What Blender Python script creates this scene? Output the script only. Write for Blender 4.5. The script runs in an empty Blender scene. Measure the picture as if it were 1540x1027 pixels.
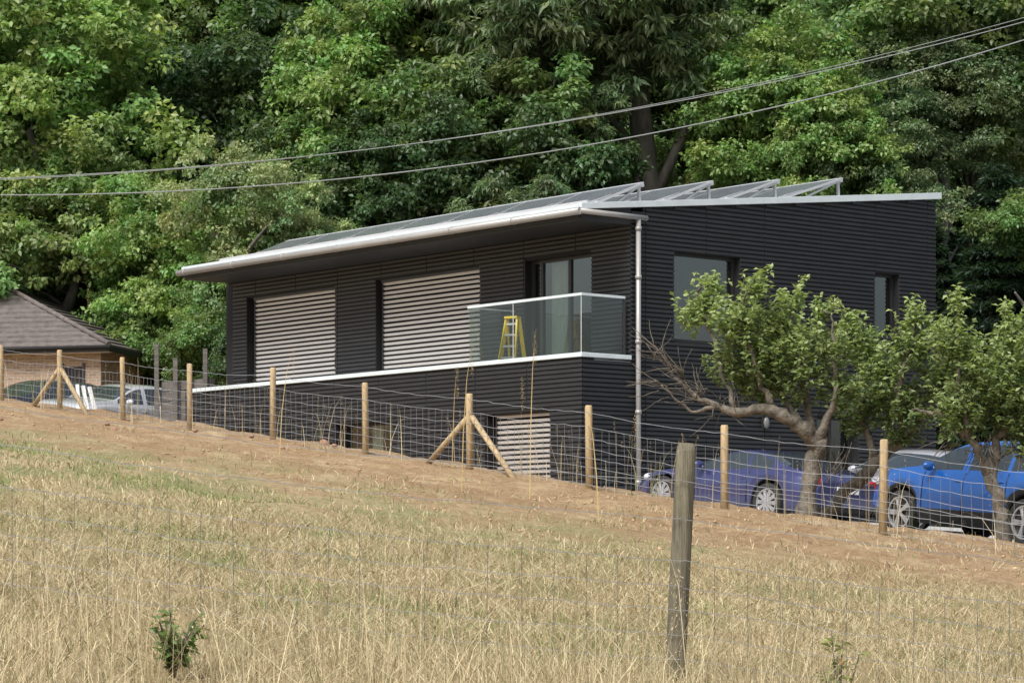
import bpy, math, random
import numpy as np
from mathutils import Vector, Matrix
random.seed(7)
RNG = np.random.default_rng(11)
scene = bpy.context.scene
COL = scene.collection

# ------------------------------------------------------------------ materials
def new_mat(name):
    m = bpy.data.materials.new(name); m.use_nodes = True
    nt = m.node_tree; b = nt.nodes["Principled BSDF"]
    return m, nt, b

def mat(name, col, rough=0.7, var=0.25, scale=6.0, bump=0.0, metal=0.0, spec=0.5, stretch=None, bscale=None, coat=0.0):
    m, nt, b = new_mat(name)
    b.inputs["Roughness"].default_value = rough
    b.inputs["Metallic"].default_value = metal
    b.inputs["Specular IOR Level"].default_value = spec
    b.inputs["Coat Weight"].default_value = coat
    tc = nt.nodes.new("ShaderNodeTexCoord")
    mp = nt.nodes.new("ShaderNodeMapping")
    if stretch: mp.inputs["Scale"].default_value = stretch
    nt.links.new(tc.outputs["Object"], mp.inputs["Vector"])
    n = nt.nodes.new("ShaderNodeTexNoise"); n.inputs["Scale"].default_value = scale
    n.inputs["Detail"].default_value = 6; n.inputs["Roughness"].default_value = 0.65
    nt.links.new(mp.outputs["Vector"], n.inputs["Vector"])
    r = nt.nodes.new("ShaderNodeValToRGB")
    lo = [c*(1-var) for c in col]+[1]; hi = [min(1, c*(1+var)) for c in col]+[1]
    r.color_ramp.elements[0].position = 0.3; r.color_ramp.elements[0].color = lo
    r.color_ramp.elements[1].position = 0.7; r.color_ramp.elements[1].color = hi
    nt.links.new(n.outputs["Fac"], r.inputs["Fac"])
    nt.links.new(r.outputs["Color"], b.inputs["Base Color"])
    if bump > 0:
        n2 = nt.nodes.new("ShaderNodeTexNoise"); n2.inputs["Scale"].default_value = bscale or scale*4
        n2.inputs["Detail"].default_value = 5
        nt.links.new(mp.outputs["Vector"], n2.inputs["Vector"])
        bp = nt.nodes.new("ShaderNodeBump"); bp.inputs["Strength"].default_value = bump
        bp.inputs["Distance"].default_value = 0.02
        nt.links.new(n2.outputs["Fac"], bp.inputs["Height"])
        nt.links.new(bp.outputs["Normal"], b.inputs["Normal"])
    return m

def leaf_mat(name, trans=0.35, rough=0.5, spec=0.3, tint=(1.15, 1.3, 0.65)):
    m, nt, b = new_mat(name)
    a = nt.nodes.new("ShaderNodeAttribute"); a.attribute_name = "col"
    nt.links.new(a.outputs["Color"], b.inputs["Base Color"])
    b.inputs["Roughness"].default_value = rough
    b.inputs["Specular IOR Level"].default_value = spec
    t = nt.nodes.new("ShaderNodeBsdfTranslucent")
    mul = nt.nodes.new("ShaderNodeMixRGB"); mul.blend_type = 'MULTIPLY'; mul.inputs[0].default_value = 1
    mul.inputs[2].default_value = (*tint, 1)
    nt.links.new(a.outputs["Color"], mul.inputs[1]); nt.links.new(mul.outputs[0], t.inputs["Color"])
    mx = nt.nodes.new("ShaderNodeMixShader"); mx.inputs[0].default_value = trans
    nt.links.new(b.outputs[0], mx.inputs[1]); nt.links.new(t.outputs[0], mx.inputs[2])
    nt.links.new(mx.outputs[0], nt.nodes["Material Output"].inputs["Surface"])
    return m

def glass_mat(name, tint, refl=0.12, rough=0.02):
    m = bpy.data.materials.new(name); m.use_nodes = True; nt = m.node_tree
    for n in list(nt.nodes):
        if n.type == 'BSDF_PRINCIPLED': nt.nodes.remove(n)
    t = nt.nodes.new("ShaderNodeBsdfTransparent"); t.inputs[0].default_value = (*tint, 1)
    g = nt.nodes.new("ShaderNodeBsdfGlossy"); g.inputs["Roughness"].default_value = rough
    g.inputs[0].default_value = (0.9, 0.95, 0.93, 1)
    fr = nt.nodes.new("ShaderNodeLayerWeight"); fr.inputs[0].default_value = 0.3
    mr = nt.nodes.new("ShaderNodeMapRange"); mr.inputs["To Min"].default_value = refl; mr.inputs["To Max"].default_value = 0.9
    nt.links.new(fr.outputs["Fresnel"], mr.inputs["Value"])
    mx = nt.nodes.new("ShaderNodeMixShader")
    nt.links.new(mr.outputs[0], mx.inputs[0]); nt.links.new(t.outputs[0], mx.inputs[1]); nt.links.new(g.outputs[0], mx.inputs[2])
    nt.links.new(mx.outputs[0], nt.nodes["Material Output"].inputs["Surface"])
    return m

M = {}
M['clad'] = mat("charcoal_cladding", (0.030, 0.033, 0.038), 0.48, 0.2, 1.5, stretch=(1, 1, 6))
M['cladback'] = mat("cladding_backing", (0.010, 0.010, 0.011), 0.8, 0.1)
M['soffit'] = mat("dark_soffit", (0.028, 0.029, 0.031), 0.6, 0.15, 2)
M['coping'] = mat("pale_coping_metal", (0.60, 0.66, 0.68), 0.45, 0.08, 3)
M['gutter'] = mat("gutter_metal", (0.35, 0.34, 0.325), 0.4, 0.08, 3, metal=0.2)
M['alu'] = mat("aluminium", (0.56, 0.57, 0.58), 0.35, 0.08, 5, metal=0.3)
M['cells'] = mat("solar_cells", (0.13, 0.14, 0.155), 0.22, 0.2, 5, spec=1.0)
M['slat'] = mat("blind_slat", (0.58, 0.56, 0.54), 0.5, 0.10, 4, stretch=(1, 1, 14))
M['dark'] = mat("painted_interior_shade", (0.02, 0.018, 0.018), 0.9, 0.2)  # near-black colour standing in for the shade of unlit openings
M['frame'] = mat("window_frame", (0.03, 0.03, 0.03), 0.4, 0.1)
M['curtain'] = mat("curtain_fabric", (0.62, 0.64, 0.56), 0.9, 0.3, 9, stretch=(14, 14, .3))
M['room'] = mat("room_wall", (0.48, 0.44, 0.40), 0.9, 0.1, 2)
M['glass'] = glass_mat("window_glass", (0.62, 0.68, 0.65), 0.18)
M['balglass'] = glass_mat("balustrade_glass", (0.74, 0.80, 0.78), 0.08)
M['yellow'] = mat("ladder_yellow", (0.75, 0.55, 0.03), 0.45, 0.1)
M['wood'] = mat("fence_wood_new", (0.44, 0.33, 0.185), 0.8, 0.28, 4, bump=0.4, stretch=(6, 6, .6))
M['oldwood'] = mat("weathered_post_wood", (0.18, 0.16, 0.11), 0.85, 0.55, 5, bump=0.9, stretch=(9, 9, .5))
M['wire'] = mat("galvanised_wire", (0.28, 0.28, 0.285), 0.6, 0.2, 8, metal=0.3)
M['owire'] = mat("old_wire", (0.15, 0.15, 0.15), 0.7, 0.3, 8, metal=0.2)
M['cable'] = mat("overhead_cable", (0.23, 0.25, 0.245), 0.6, 0.1, 2)
M['bark'] = mat("bark", (0.105, 0.095, 0.08), 0.9, 0.5, 5, bump=0.8, stretch=(1, 1, .3))
M['apbark'] = mat("lichen_bark", (0.125, 0.108, 0.085), 0.9, 0.7, 9, bump=1.0, bscale=30)
M['rtile'] = mat("concrete_roof_tiles", (0.135, 0.115, 0.108), 0.85, 0.35, 5, bump=.3)
M['sleeper'] = mat("timber_sleepers", (0.12, 0.11, 0.10), 0.85, 0.4, 3, bump=.5, stretch=(.6, .6, 5))
M['white'] = mat("white_plastic", (0.72, 0.72, 0.70), 0.5, 0.06)
M['lampgrey'] = mat("lamp_grey", (0.16, 0.16, 0.16), 0.4, 0.06)
M['rubber'] = mat("tyre_rubber", (0.02, 0.02, 0.02), 0.8, 0.2)
M['rim'] = mat("alloy_rim", (0.55, 0.56, 0.58), 0.3, 0.05, metal=0.7)
M['cglass'] = mat("car_glass", (0.03, 0.04, 0.045), 0.05, 0.1, spec=0.9)
M['trim'] = mat("black_trim", (0.02, 0.02, 0.02), 0.5, 0.1)
M['lamp'] = mat("headlamp_glass", (0.6, 0.62, 0.65), 0.1, 0.1, spec=0.9)
M['red'] = mat("tail_lamp", (0.35, 0.02, 0.02), 0.2, 0.1)
M['plate'] = mat("number_plate", (0.75, 0.75, 0.72), 0.4, 0.03)
M['p_navy'] = mat("paint_navy", (0.045, 0.052, 0.15), 0.25, 0.1, 2, metal=0.35, coat=1.0)
M['p_grey'] = mat("paint_silver_grey", (0.48, 0.48, 0.52), 0.3, 0.06, 2, metal=0.2, coat=1.0)
M['p_silver'] = mat("paint_silver", (0.55, 0.57, 0.60), 0.3, 0.06, 2, metal=0.3, coat=1.0)
M['p_blue'] = mat("paint_bright_blue", (0.02, 0.13, 0.46), 0.25, 0.08, 2, metal=0.3, coat=1.0)
M['p_dark'] = mat("paint_dark", (0.03, 0.035, 0.05), 0.3, 0.08, 2, metal=0.3, coat=1.0)
M['stone'] = mat("field_stone", (0.34, 0.2, 0.13), 0.9, 0.3, 8, bump=.5)
M['clod'] = mat("soil_clods", (0.44, 0.30, 0.175), 0.95, 0.3, 3)
M['leaf'] = leaf_mat("leaves", 0.42, 0.42, 0.5)
M['straw'] = leaf_mat("dry_grass", 0.3, 0.6, 0.2, (1.05, 1.0, 0.85))
M['gravel'] = mat("gravel", (0.46, 0.455, 0.44), 0.95, 0.45, 25, bump=.8)

m, nt, b = new_mat("buff_brick")
tc = nt.nodes.new("ShaderNodeTexCoord"); sp = nt.nodes.new("ShaderNodeSeparateXYZ"); cb = nt.nodes.new("ShaderNodeCombineXYZ")
nt.links.new(tc.outputs["Object"], sp.inputs[0])
ad = nt.nodes.new("ShaderNodeMath"); ad.operation = 'ADD'
nt.links.new(sp.outputs[0], ad.inputs[0]); nt.links.new(sp.outputs[1], ad.inputs[1])
nt.links.new(ad.outputs[0], cb.inputs[0]); nt.links.new(sp.outputs[2], cb.inputs[1])
bt = nt.nodes.new("ShaderNodeTexBrick"); bt.inputs["Scale"].default_value = 1
bt.inputs["Brick Width"].default_value = .225; bt.inputs["Row Height"].default_value = .075; bt.inputs["Mortar Size"].default_value = .008
bt.inputs["Color1"].default_value = (.42, .30, .20, 1); bt.inputs["Color2"].default_value = (.28, .19, .135, 1); bt.inputs["Mortar"].default_value = (.42, .38, .32, 1)
nt.links.new(cb.outputs[0], bt.inputs["Vector"]); nt.links.new(bt.outputs["Color"], b.inputs["Base Color"]); b.inputs["Roughness"].default_value = .9
M['brick'] = m

# ------------------------------------------------------------------ helpers
def empty(name, loc=(0, 0, 0), rotz=0.0):
    e = bpy.data.objects.new(name, None); COL.objects.link(e)
    e.location = loc; e.rotation_euler = (0, 0, rotz); e.empty_display_size = .3
    return e

class MB:
    def __init__(s): s.v = []; s.f = []; s.m = []; s.sm = []; s.mats = []
    def mi(s, k):
        if k not in s.mats: s.mats.append(k)
        return s.mats.index(k)
    def face(s, idx, k, sm=False): s.f.append(idx); s.m.append(s.mi(k)); s.sm.append(sm)
    def box(s, x0, x1, y0, y1, z0, z1, k):
        if x1 < x0: x0, x1 = x1, x0
        if y1 < y0: y0, y1 = y1, y0
        o = len(s.v)
        s.v += [(x0,y0,z0),(x1,y0,z0),(x1,y1,z0),(x0,y1,z0),(x0,y0,z1),(x1,y0,z1),(x1,y1,z1),(x0,y1,z1)]
        for q in ((0,3,2,1),(4,5,6,7),(0,1,5,4),(1,2,6,5),(2,3,7,6),(3,0,4,7)): s.face([o+i for i in q], k)
    def hexa(s, pts, k):
        o = len(s.v); s.v += [tuple(p) for p in pts]
        for q in ((0,3,2,1),(4,5,6,7),(0,1,5,4),(1,2,6,5),(2,3,7,6),(3,0,4,7)): s.face([o+i for i in q], k)
    def prism(s, poly, axis, a0, a1, k):
        n = len(poly); o = len(s.v)
        for a in (a0, a1):
            for p in poly:
                s.v.append((a, p[0], p[1]) if axis == 'x' else (p[0], a, p[1]))
        s.face([o+i for i in range(n)][::-1], k); s.face([o+n+i for i in range(n)], k)
        for i in range(n):
            j = (i+1) % n; s.face([o+i, o+j, o+n+j, o+n+i], k)
    def bar(s, p, q, w, h, k):
        p = Vector(p); q = Vector(q); d = (q-p).normalized()
        u = d.cross(Vector((0,0,1)))
        if u.length < 1e-3: u = Vector((1,0,0))
        u.normalize(); v = u.cross(d).normalized()
        pts = []
        for c in (p, q):
            pts += [c-u*w/2-v*h/2, c+u*w/2-v*h/2, c+u*w/2+v*h/2, c-u*w/2+v*h/2]
        s.hexa(pts, k)
    def tube(s, pts, rad, n, k, cap=True, sm=True, jit=0.0):
        pts = [Vector(p) for p in pts]
        if not hasattr(rad, '__len__'): rad = [rad]*len(pts)
        o = len(s.v); ref = None
        for i, p in enumerate(pts):
            d = (pts[min(i+1, len(pts)-1)]-pts[max(i-1, 0)]).normalized()
            if ref is None:
                ref = Vector((0,0,1)) if abs(d.z) < .9 else Vector((1,0,0))
            u = (ref - d*ref.dot(d)).normalized(); w = d.cross(u); ref = u
            for j in range(n):
                a = 2*math.pi*j/n; r = rad[i]*(1+random.uniform(-jit, jit))
                s.v.append(tuple(p + u*math.cos(a)*r + w*math.sin(a)*r))
        for i in range(len(pts)-1):
            for j in range(n):
                a = o+i*n+j; b2 = o+i*n+(j+1) % n
                s.face([a, b2, b2+n, a+n], k, sm)
        if cap:
            s.face([o+j for j in range(n)][::-1], k); s.face([o+(len(pts)-1)*n+j for j in range(n)], k)
    def ell(s, c, r, k, nu=12, nv=8, jit=0.0):
        o = len(s.v)
        for i in range(nv+1):
            ph = math.pi*i/nv
            for j in range(nu):
                a = 2*math.pi*j/nu; q = 1+random.uniform(-jit, jit)
                s.v.append((c[0]+r[0]*math.sin(ph)*math.cos(a)*q, c[1]+r[1]*math.sin(ph)*math.sin(a)*q, c[2]+r[2]*math.cos(ph)*q))
        for i in range(nv):
            for j in range(nu):
                a = o+i*nu+j; b2 = o+i*nu+(j+1) % nu
                s.face([a, a+nu, b2+nu, b2], k, True)
    def obj(s, name, parent=None, bevel=0.0):
        me = bpy.data.meshes.new(name); me.from_pydata([tuple(v) for v in s.v], [], s.f)
        for k in s.mats: me.materials.append(M[k])
        me.polygons.foreach_set("material_index", s.m); me.polygons.foreach_set("use_smooth", s.sm); me.update()
        ob = bpy.data.objects.new(name, me); COL.objects.link(ob)
        if parent: ob.parent = parent
        if bevel:
            bv = ob.modifiers.new("bevel", 'BEVEL'); bv.width = bevel; bv.segments = 2; bv.limit_method = 'ANGLE'
        return ob

def np_mesh(name, V, faces, cols, matk, parent=None, smooth=False, link=True):
    me = bpy.data.meshes.new(name)
    V = np.asarray(V, dtype=np.float32)
    me.vertices.add(len(V)); me.vertices.foreach_set("co", V.ravel())
    loops = np.concatenate([f.ravel() for f in faces]).astype(np.int32)
    tot = np.concatenate([np.full(len(f), f.shape[1]) for f in faces]).astype(np.int32)
    st = np.concatenate([[0], np.cumsum(tot)[:-1]]).astype(np.int32)
    me.loops.add(len(loops)); me.loops.foreach_set("vertex_index", loops)
    me.polygons.add(len(tot)); me.polygons.foreach_set("loop_start", st); me.polygons.foreach_set("loop_total", tot)
    if smooth: me.polygons.foreach_set("use_smooth", np.ones(len(tot), dtype=bool))
    me.update(calc_edges=True); me.validate()
    if cols is not None:
        at = me.color_attributes.new("col", 'FLOAT_COLOR', 'POINT')
        c = np.ones((len(V), 4), dtype=np.float32); c[:, :3] = cols
        at.data.foreach_set("color", c.ravel())
    me.materials.append(M[matk])
    if not link: return me
    ob = bpy.data.objects.new(name, me); COL.objects.link(ob)
    if parent: ob.parent = parent
    return ob

def norm(a): return a/np.maximum(np.linalg.norm(a, axis=1, keepdims=True), 1e-6)

def leaf_geo(C, N, D, L, W, fold=0.25):
    D = norm(D - N*np.sum(D*N, axis=1, keepdims=True)); S = np.cross(D, N)
    L = L[:, None]; W = W[:, None]
    v0 = C; v1 = C + D*L*.45 + S*W*.5 + N*W*fold; v2 = C + D*L - N*L*.12; v3 = C + D*L*.45 - S*W*.5 + N*W*fold
    n = len(C)
    V = np.stack([v0, v1, v2, v3], axis=1).reshape(-1, 3)
    i = np.arange(n)*4
    T = np.concatenate([np.stack([i, i+1, i+2], 1), np.stack([i, i+2, i+3], 1)])
    return V, T

# ------------------------------------------------------------------ terrain function
FX, FY = 4.47, 33.0
def sstep(a, b2, x):
    t = np.clip((x-a)/(b2-a), 0, 1); return t*t*(3-2*t)
def hgt(X, Y, fine=True):
    X = np.asarray(X, dtype=float); Y = np.asarray(Y, dtype=float)
    rx = X-FX; ry = Y-FY
    p = np.clip(-.589*rx+.808*ry, -60, 36); n = .808*rx+.589*ry
    zf = .433+.117*p
    field = zf - .035*np.clip(n, -60, 0)
    Zp = .97-.0722*(np.clip(X, -22, 16)-2.56)+.0387*(np.clip(Y, -50, 75)-47.2)
    Zp = Zp + .45*sstep(58, 63, Y)*sstep(-6, -9, X)
    s = sstep(0.2, 5.0, n)
    z = field*(1-s)+Zp*s
    hill = np.clip(Y-74, 0, None)
    z = z + .35*hill*sstep(0, 12, hill)
    if fine:
        und = .035*np.sin(X*1.3+Y*.7)+.025*np.sin(X*2.9-Y*1.9+1)+.02*np.sin(Y*3.7+X*.6)
        z = z + und*(1-s)
    return z
def h1(x, y): return float(hgt(x, y))

def axis_pts(segs):
    out = []
    for a, b2, st in segs: out.append(np.arange(a, b2, st))
    return np.concatenate(out+[np.array([segs[-1][1]])])
xs = axis_pts([(-400, -60, 20), (-60, -16, 2.5), (-16, 14, .2), (14, 60, 2.5), (60, 400, 20)])
ys = axis_pts([(-120, -20, 10), (-20, 6, 2), (6, 56, .2), (56, 80, 1), (80, 160, 4), (160, 500, 20)])
GX, GY = np.meshgrid(xs, ys)
GZ = hgt(GX, GY)
rough = RNG.normal(0, .016, GX.shape); nn = .808*(GX-FX)+.589*(GY-FY)
GZ = GZ + rough*(nn < 2)*(GY > 6)*(GY < 56)
V = np.stack([GX.ravel(), GY.ravel(), GZ.ravel()], 1)
ny, nx = GX.shape
ii, jj = np.meshgrid(np.arange(ny-1), np.arange(nx-1), indexing='ij')
a = (ii*nx+jj).ravel()
F = np.stack([a, a+1, a+1+nx, a+nx], 1)

m, nt, b = new_mat("ground_soil_and_dry_grass")
N_ = nt.nodes; Lk = nt.links
tc = N_.new("ShaderNodeTexCoord")
dot = N_.new("ShaderNodeVectorMath"); dot.operation = 'DOT_PRODUCT'; dot.inputs[1].default_value = (.808, .589, 0)
Lk.new(tc.outputs["Object"], dot.inputs[0])
def noise(scale, detail=5, rough=.6):
    n = N_.new("ShaderNodeTexNoise"); n.inputs["Scale"].default_value = scale; n.inputs["Detail"].default_value = detail
    n.inputs["Roughness"].default_value = rough; Lk.new(tc.outputs["Object"], n.inputs["Vector"]); return n.outputs["Fac"]
def math_(op, a, b2):
    n = N_.new("ShaderNodeMath"); n.operation = op
    for i, x in enumerate((a, b2)):
        if isinstance(x, (int, float)): n.inputs[i].default_value = x
        else: Lk.new(x, n.inputs[i])
    return n.outputs[0]
def mrange(v, a, b2, c=0, d=1):
    n = N_.new("ShaderNodeMapRange"); n.inputs["From Min"].default_value = a; n.inputs["From Max"].default_value = b2
    n.inputs["To Min"].default_value = c; n.inputs["To Max"].default_value = d; Lk.new(v, n.inputs["Value"]); return n.outputs[0]
def mixc(f, c1, c2):
    n = N_.new("ShaderNodeMixRGB")
    if isinstance(f, (int, float)): n.inputs[0].default_value = f
    else: Lk.new(f, n.inputs[0])
    for i, x in ((1, c1), (2, c2)):
        if isinstance(x, tuple): n.inputs[i].default_value = (*x, 1)
        else: Lk.new(x, n.inputs[i])
    return n.outputs[0]
nd = math_('SUBTRACT', dot.outputs["Value"], 23.05)
nd2 = math_('ADD', nd, mrange(noise(.35, 6), .2, .8, -3.5, 3.5))
nd2 = math_('ADD', nd2, mrange(noise(2.5, 6), .3, .7, -1.2, 1.2))
dirt = mixc(mrange(noise(7, 8, .7), .3, .7), (.27, .17, .09), (.50, .345, .20))
dirt = mixc(mrange(noise(.8, 5), .4, .7), dirt, mixc(mrange(noise(30, 3), .35, .65), (.30, .19, .105), (.57, .42, .26)))
dirt = mixc(mrange(noise(1.6, 8, .75), .50, .62, 0, .6), dirt, (.58, .46, .27))
straw = mixc(mrange(noise(14, 8, .75), .3, .7), (.30, .225, .115), (.64, .53, .32))
c = mixc(mrange(nd2, -9.0, -5.0), straw, dirt)
g = mrange(noise(.9, 7, .7), .46, .58)
gz = math_('MULTIPLY', mrange(nd, -17, -13), mrange(nd, -4.0, -8.0))
g = math_('MULTIPLY', math_('MULTIPLY', g, gz), .8)
c = mixc(g, c, mixc(mrange(noise(20, 4), .3, .7), (.14, .17, .06), (.38, .38, .18)))
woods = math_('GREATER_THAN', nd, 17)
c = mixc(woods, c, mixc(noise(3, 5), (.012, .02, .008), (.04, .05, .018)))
Lk.new(c, b.inputs["Base Color"]); b.inputs["Roughness"].default_value = .95; b.inputs["Specular IOR Level"].default_value = .1
bp = N_.new("ShaderNodeBump"); bp.inputs["Strength"].default_value = 1.0; bp.inputs["Distance"].default_value = .07
Lk.new(noise(9, 8, .75), bp.inputs["Height"]); Lk.new(bp.outputs[0], b.inputs["Normal"])
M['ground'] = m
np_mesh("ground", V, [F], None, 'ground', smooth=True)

CX, CY = 1.276, 50.0
A_ = np.array([-.633, .774]); B_ = np.array([.774, .633])
def plan(s, t): return (CX+A_[0]*s+B_[0]*t, CY+A_[1]*s+B_[1]*t)
gd, gt = np.meshgrid(np.arange(.0, 17.1, .5), np.arange(-2.6, 16, .5))
PX = CX-A_[0]*gd+B_[0]*gt; PY = CY-A_[1]*gd+B_[1]*gt
V = np.stack([PX.ravel(), PY.ravel(), hgt(PX, PY).ravel()+.03], 1)
ny, nx = PX.shape
ii, jj = np.meshgrid(np.arange(ny-1), np.arange(nx-1), indexing='ij'); a = (ii*nx+jj).ravel()
np_mesh("gravel_driveway", V, [np.stack([a, a+nx, a+1+nx, a+1], 1)], None, 'gravel', smooth=True)

# ------------------------------------------------------------------ the house
ROT = math.atan2(-.774, .633)
house = empty("modern_black_house", (CX, CY, 0), ROT)
SL = .106
def rz(y): return 6.71+SL*y
PITCH = .085
def wall(mb, mapf, u0, u1, z0, z1, openings, thick=.3, clad=True, cu0=None, cu1=None, topf=None):
    us = sorted(set([u0, u1]+[o[0] for o in openings]+[o[1] for o in openings])); us = [u for u in us if u0 <= u <= u1]
    for a, c in zip(us[:-1], us[1:]):
        mid = (a+c)/2; cuts = sorted([(o[2], o[3]) for o in openings if o[0] < mid < o[1]])
        z = z0; iv = []
        for q in cuts:
            if q[0] > z: iv.append((z, q[0]))
            z = max(z, q[1])
        if z < z1: iv.append((z, z1))
        for (p, q) in iv:
            pts = [mapf(a, 0, p), mapf(c, 0, p), mapf(c, -thick, p), mapf(a, -thick, p)]
            pts += [mapf(a, 0, q), mapf(c, 0, q), mapf(c, -thick, q), mapf(a, -thick, q)]
            mb.hexa(pts, 'cladback')
    if not clad: return
    cu0 = u0 if cu0 is None else cu0; cu1 = u1 if cu1 is None else cu1
    z = z0; hb = .058
    zt = z1 if topf is None else 9
    while z+hb < zt:
        segs = [(cu0, cu1)]
        if topf is not None:
            ust = topf(z+hb)
            if ust >= cu1: break
            segs = [(max(cu0, ust), cu1)]
        for o in openings:
            if o[2] < z+hb and o[3] > z:
                ns = []
                for (a, c) in segs:
                    if o[1] <= a or o[0] >= c: ns.append((a, c))
                    else:
                        if o[0] > a: ns.append((a, o[0]))
                        if o[1] < c: ns.append((o[1], c))
                segs = ns
        for (a, c) in segs:
            js = [a]; k = math.ceil((a+.02)/1.55)*1.55
            while k < c-.02: js.append(k); k += 1.55
            js.append(c)
            for i in range(len(js)-1):
                l = js[i]+(.010 if i > 0 else 0); r = js[i+1]-(.010 if i < len(js)-2 else 0)
                o1, o2 = .024, .018
                pts = [mapf(l, .0, z), mapf(r, .0, z), mapf(r, .0, z+hb), mapf(l, .0, z+hb)]
                pts2 = [mapf(l, o2, z+.006), mapf(r, o2, z+.006), mapf(r, o1, z+hb-.004), mapf(l, o1, z+hb-.004)]
                mb.hexa(pts+pts2, 'clad')
        z += PITCH

mb = MB()
front = lambda y0: (lambda u, o, z: (u, y0-o, z))
side = lambda u, o, z: (o, u, z)
loF = [(-2.82, -.89, 1.12, 2.97), (-7.71, -5.78, 1.3, 2.98), (-12.04, -10.62, 2.35, 3.0)]
upF = [(-12.75, -9.40, 3.95, 6.03), (-7.94, -4.48, 3.95, 6.03), (-3.07, -1.10, 3.90, 6.0)]
sdW = [(2.28, 4.01, 4.31, 6.0), (7.75, 8.47, 4.75, 5.98), (6.1, 7.3, 1.0, 3.05)]
YB = 9.55
wall(mb, front(0), -13.1, 0, .4, 3.9, loF)
wall(mb, front(1.2), -13.3, 0, 3.86, 6.40, upF)
wall(mb, side, .3, 1.5, .4, 3.86, [], cu0=-.024, cu1=1.2)
wall(mb, side, 1.5, YB-.3, .4, 6.42, sdW, cu0=1.2, cu1=YB, topf=lambda z: (z-6.71+.12)/SL if z > 6.74 else 1.2)
mb.prism([(1.5, 6.42), (YB-.3, 6.42), (YB-.3, rz(YB-.3)-.11), (1.5, rz(1.5)-.11)], 'x', -.3, 0, 'cladback')
mb.box(-13.3, 0, YB-.298, YB, .4, rz(YB-.3)-.15, 'cladback')
mb.box(-13.6, -13.302, 1.2, YB, .4, 6.39, 'cladback')
mb.box(-13.4, -13.102, 0, 1.19, .4, 3.85, 'cladback')
mb.obj("clad_walls", house)

mb = MB()
mb.box(-13.1, -.31, .31, 9.2, 3.62, 3.84, 'room')
mb.box(-13.1, -.31, .31, 9.2, .4, .9, 'room')
mb.box(-13.1, -.35, 4.6, 4.7, .9, 6.3, 'room')
mb.box(-3.6, -3.5, 1.55, 4.55, 3.85, 6.3, 'room')
mb.box(-8.6, -8.5, 1.55, 4.55, 3.85, 6.3, 'room')
mb.box(-13.1, -13.0, 1.55, 4.55, 3.85, 6.3, 'room')
mb.obj("floors_and_partitions", house)
mb = MB()
mb.box(-13.1, -.0, .302, 1.198, 3.841, 3.87, 'alu')
mb.obj("terrace_floor", house)

mb = MB()
mb.box(-13.2, .06, -.06, .14, 3.902, 3.985, 'coping')
mb.box(-.14, .06, .142, 1.17, 3.902, 3.983, 'coping')
mb.obj("terrace_coping", house, .008)

XL = -13.42
mb = MB()
mb.prism([(-.03, 6.40), (-.03, 6.60), (YB+.05, rz(YB+.05)-.12), (YB+.05, rz(YB+.05)-.3), (1.49, 6.402)], 'x', XL+.03, -.302, 'soffit')
mb.prism([(-.03, 6.40), (-.03, 6.60), (1.19, rz(1.19)-.115), (1.19, 6.40)], 'x', -.30, .01, 'soffit')
mb.prism([(-.05, 6.602), (YB+.1, rz(YB+.1)-.118), (YB+.1, rz(YB+.1)-.03), (-.05, rz(0)-.03)], 'x', XL, -.001, 'alu')
mb.obj("roof", house)
mb = MB()
mb.prism([(-.07, rz(-.07)-.11), (YB+.12, rz(YB+.12)-.13), (YB+.12, rz(YB+.12)), (-.07, rz(-.07))], 'x', .002, .075, 'coping')
mb.box(XL-.02, .0, -.08, -.052, 6.625, 6.685, 'coping')
mb.obj("roof_verge_trim", house, .006)
mb = MB()
mb.tube([(XL-.05, -.15, 6.545), (.13, -.15, 6.545)], .068, 12, 'gutter')
x = -13.2
while x < 0:
    mb.tube([(x, -.15, 6.545), (x+.05, -.15, 6.545)], .076, 12, 'gutter'); x += 1.9
mb.tube([(.11, -.15, 6.55), (.11, 1.5, 6.54)], .05, 12, 'gutter')
mb.tube([(.10, 1.3, 6.52), (.10, 1.3, .95)], .048, 12, 'gutter')
for zz in (1.6, 2.9, 4.2, 5.4, 6.3): mb.tube([(.10, 1.3, zz), (.10, 1.3, zz+.07)], .062, 12, 'gutter')
mb.box(XL, .0, -.078, -.04, 6.44, 6.61, 'soffit')
mb.obj("gutter_and_downpipe", house)

mb = MB()
lows = [.9, 2.6, 4.25, 5.85]; highs = [2.06, 3.87, 5.67, 7.46]
for lo, hi in zip(lows, highs):
    zl = rz(lo)+.07; zh = rz(hi)+.42
    x = -12.4; wpan = 1.66
    def P(xx, f, off): 
        y = lo+(hi-lo)*f; z = zl+(zh-zl)*f
        return (xx, y-off*.3, z+off)
    while x < -.6:
        x1 = x+wpan
        mb.hexa([P(x, 0, -.04), P(x1, 0, -.04), P(x1, 1, -.04), P(x, 1, -.04), P(x, 0, 0), P(x1, 0, 0), P(x1, 1, 0), P(x, 1, 0)], 'alu')
        mb.hexa([P(x+.03, .06, .001), P(x1-.03, .06, .001), P(x1-.03, .90, .001), P(x+.03, .90, .001), P(x+.03, .06, .004), P(x1-.03, .06, .004), P(x1-.03, .90, .004), P(x+.03, .90, .004)], 'cells')
        for xx in (x+.12, x1-.12):
            mb.bar((xx, lo-.1, rz(lo-.1)+.02), (xx, hi+.12, rz(hi+.12)+.02), .04, .05, 'alu')
            mb.bar((xx, hi, rz(hi)+.02), (xx, hi-.02, zh-.05), .05, .05, 'alu')
            mb.bar((xx, lo+.5, rz(lo+.5)), (xx, hi-.02, zh-.07), .04, .04, 'alu')
            mb.bar((xx, lo-.1, rz(lo-.1)+.05), (xx, hi+.1, zh-.04), .045, .06, 'alu')
        x += wpan+.03
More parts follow.
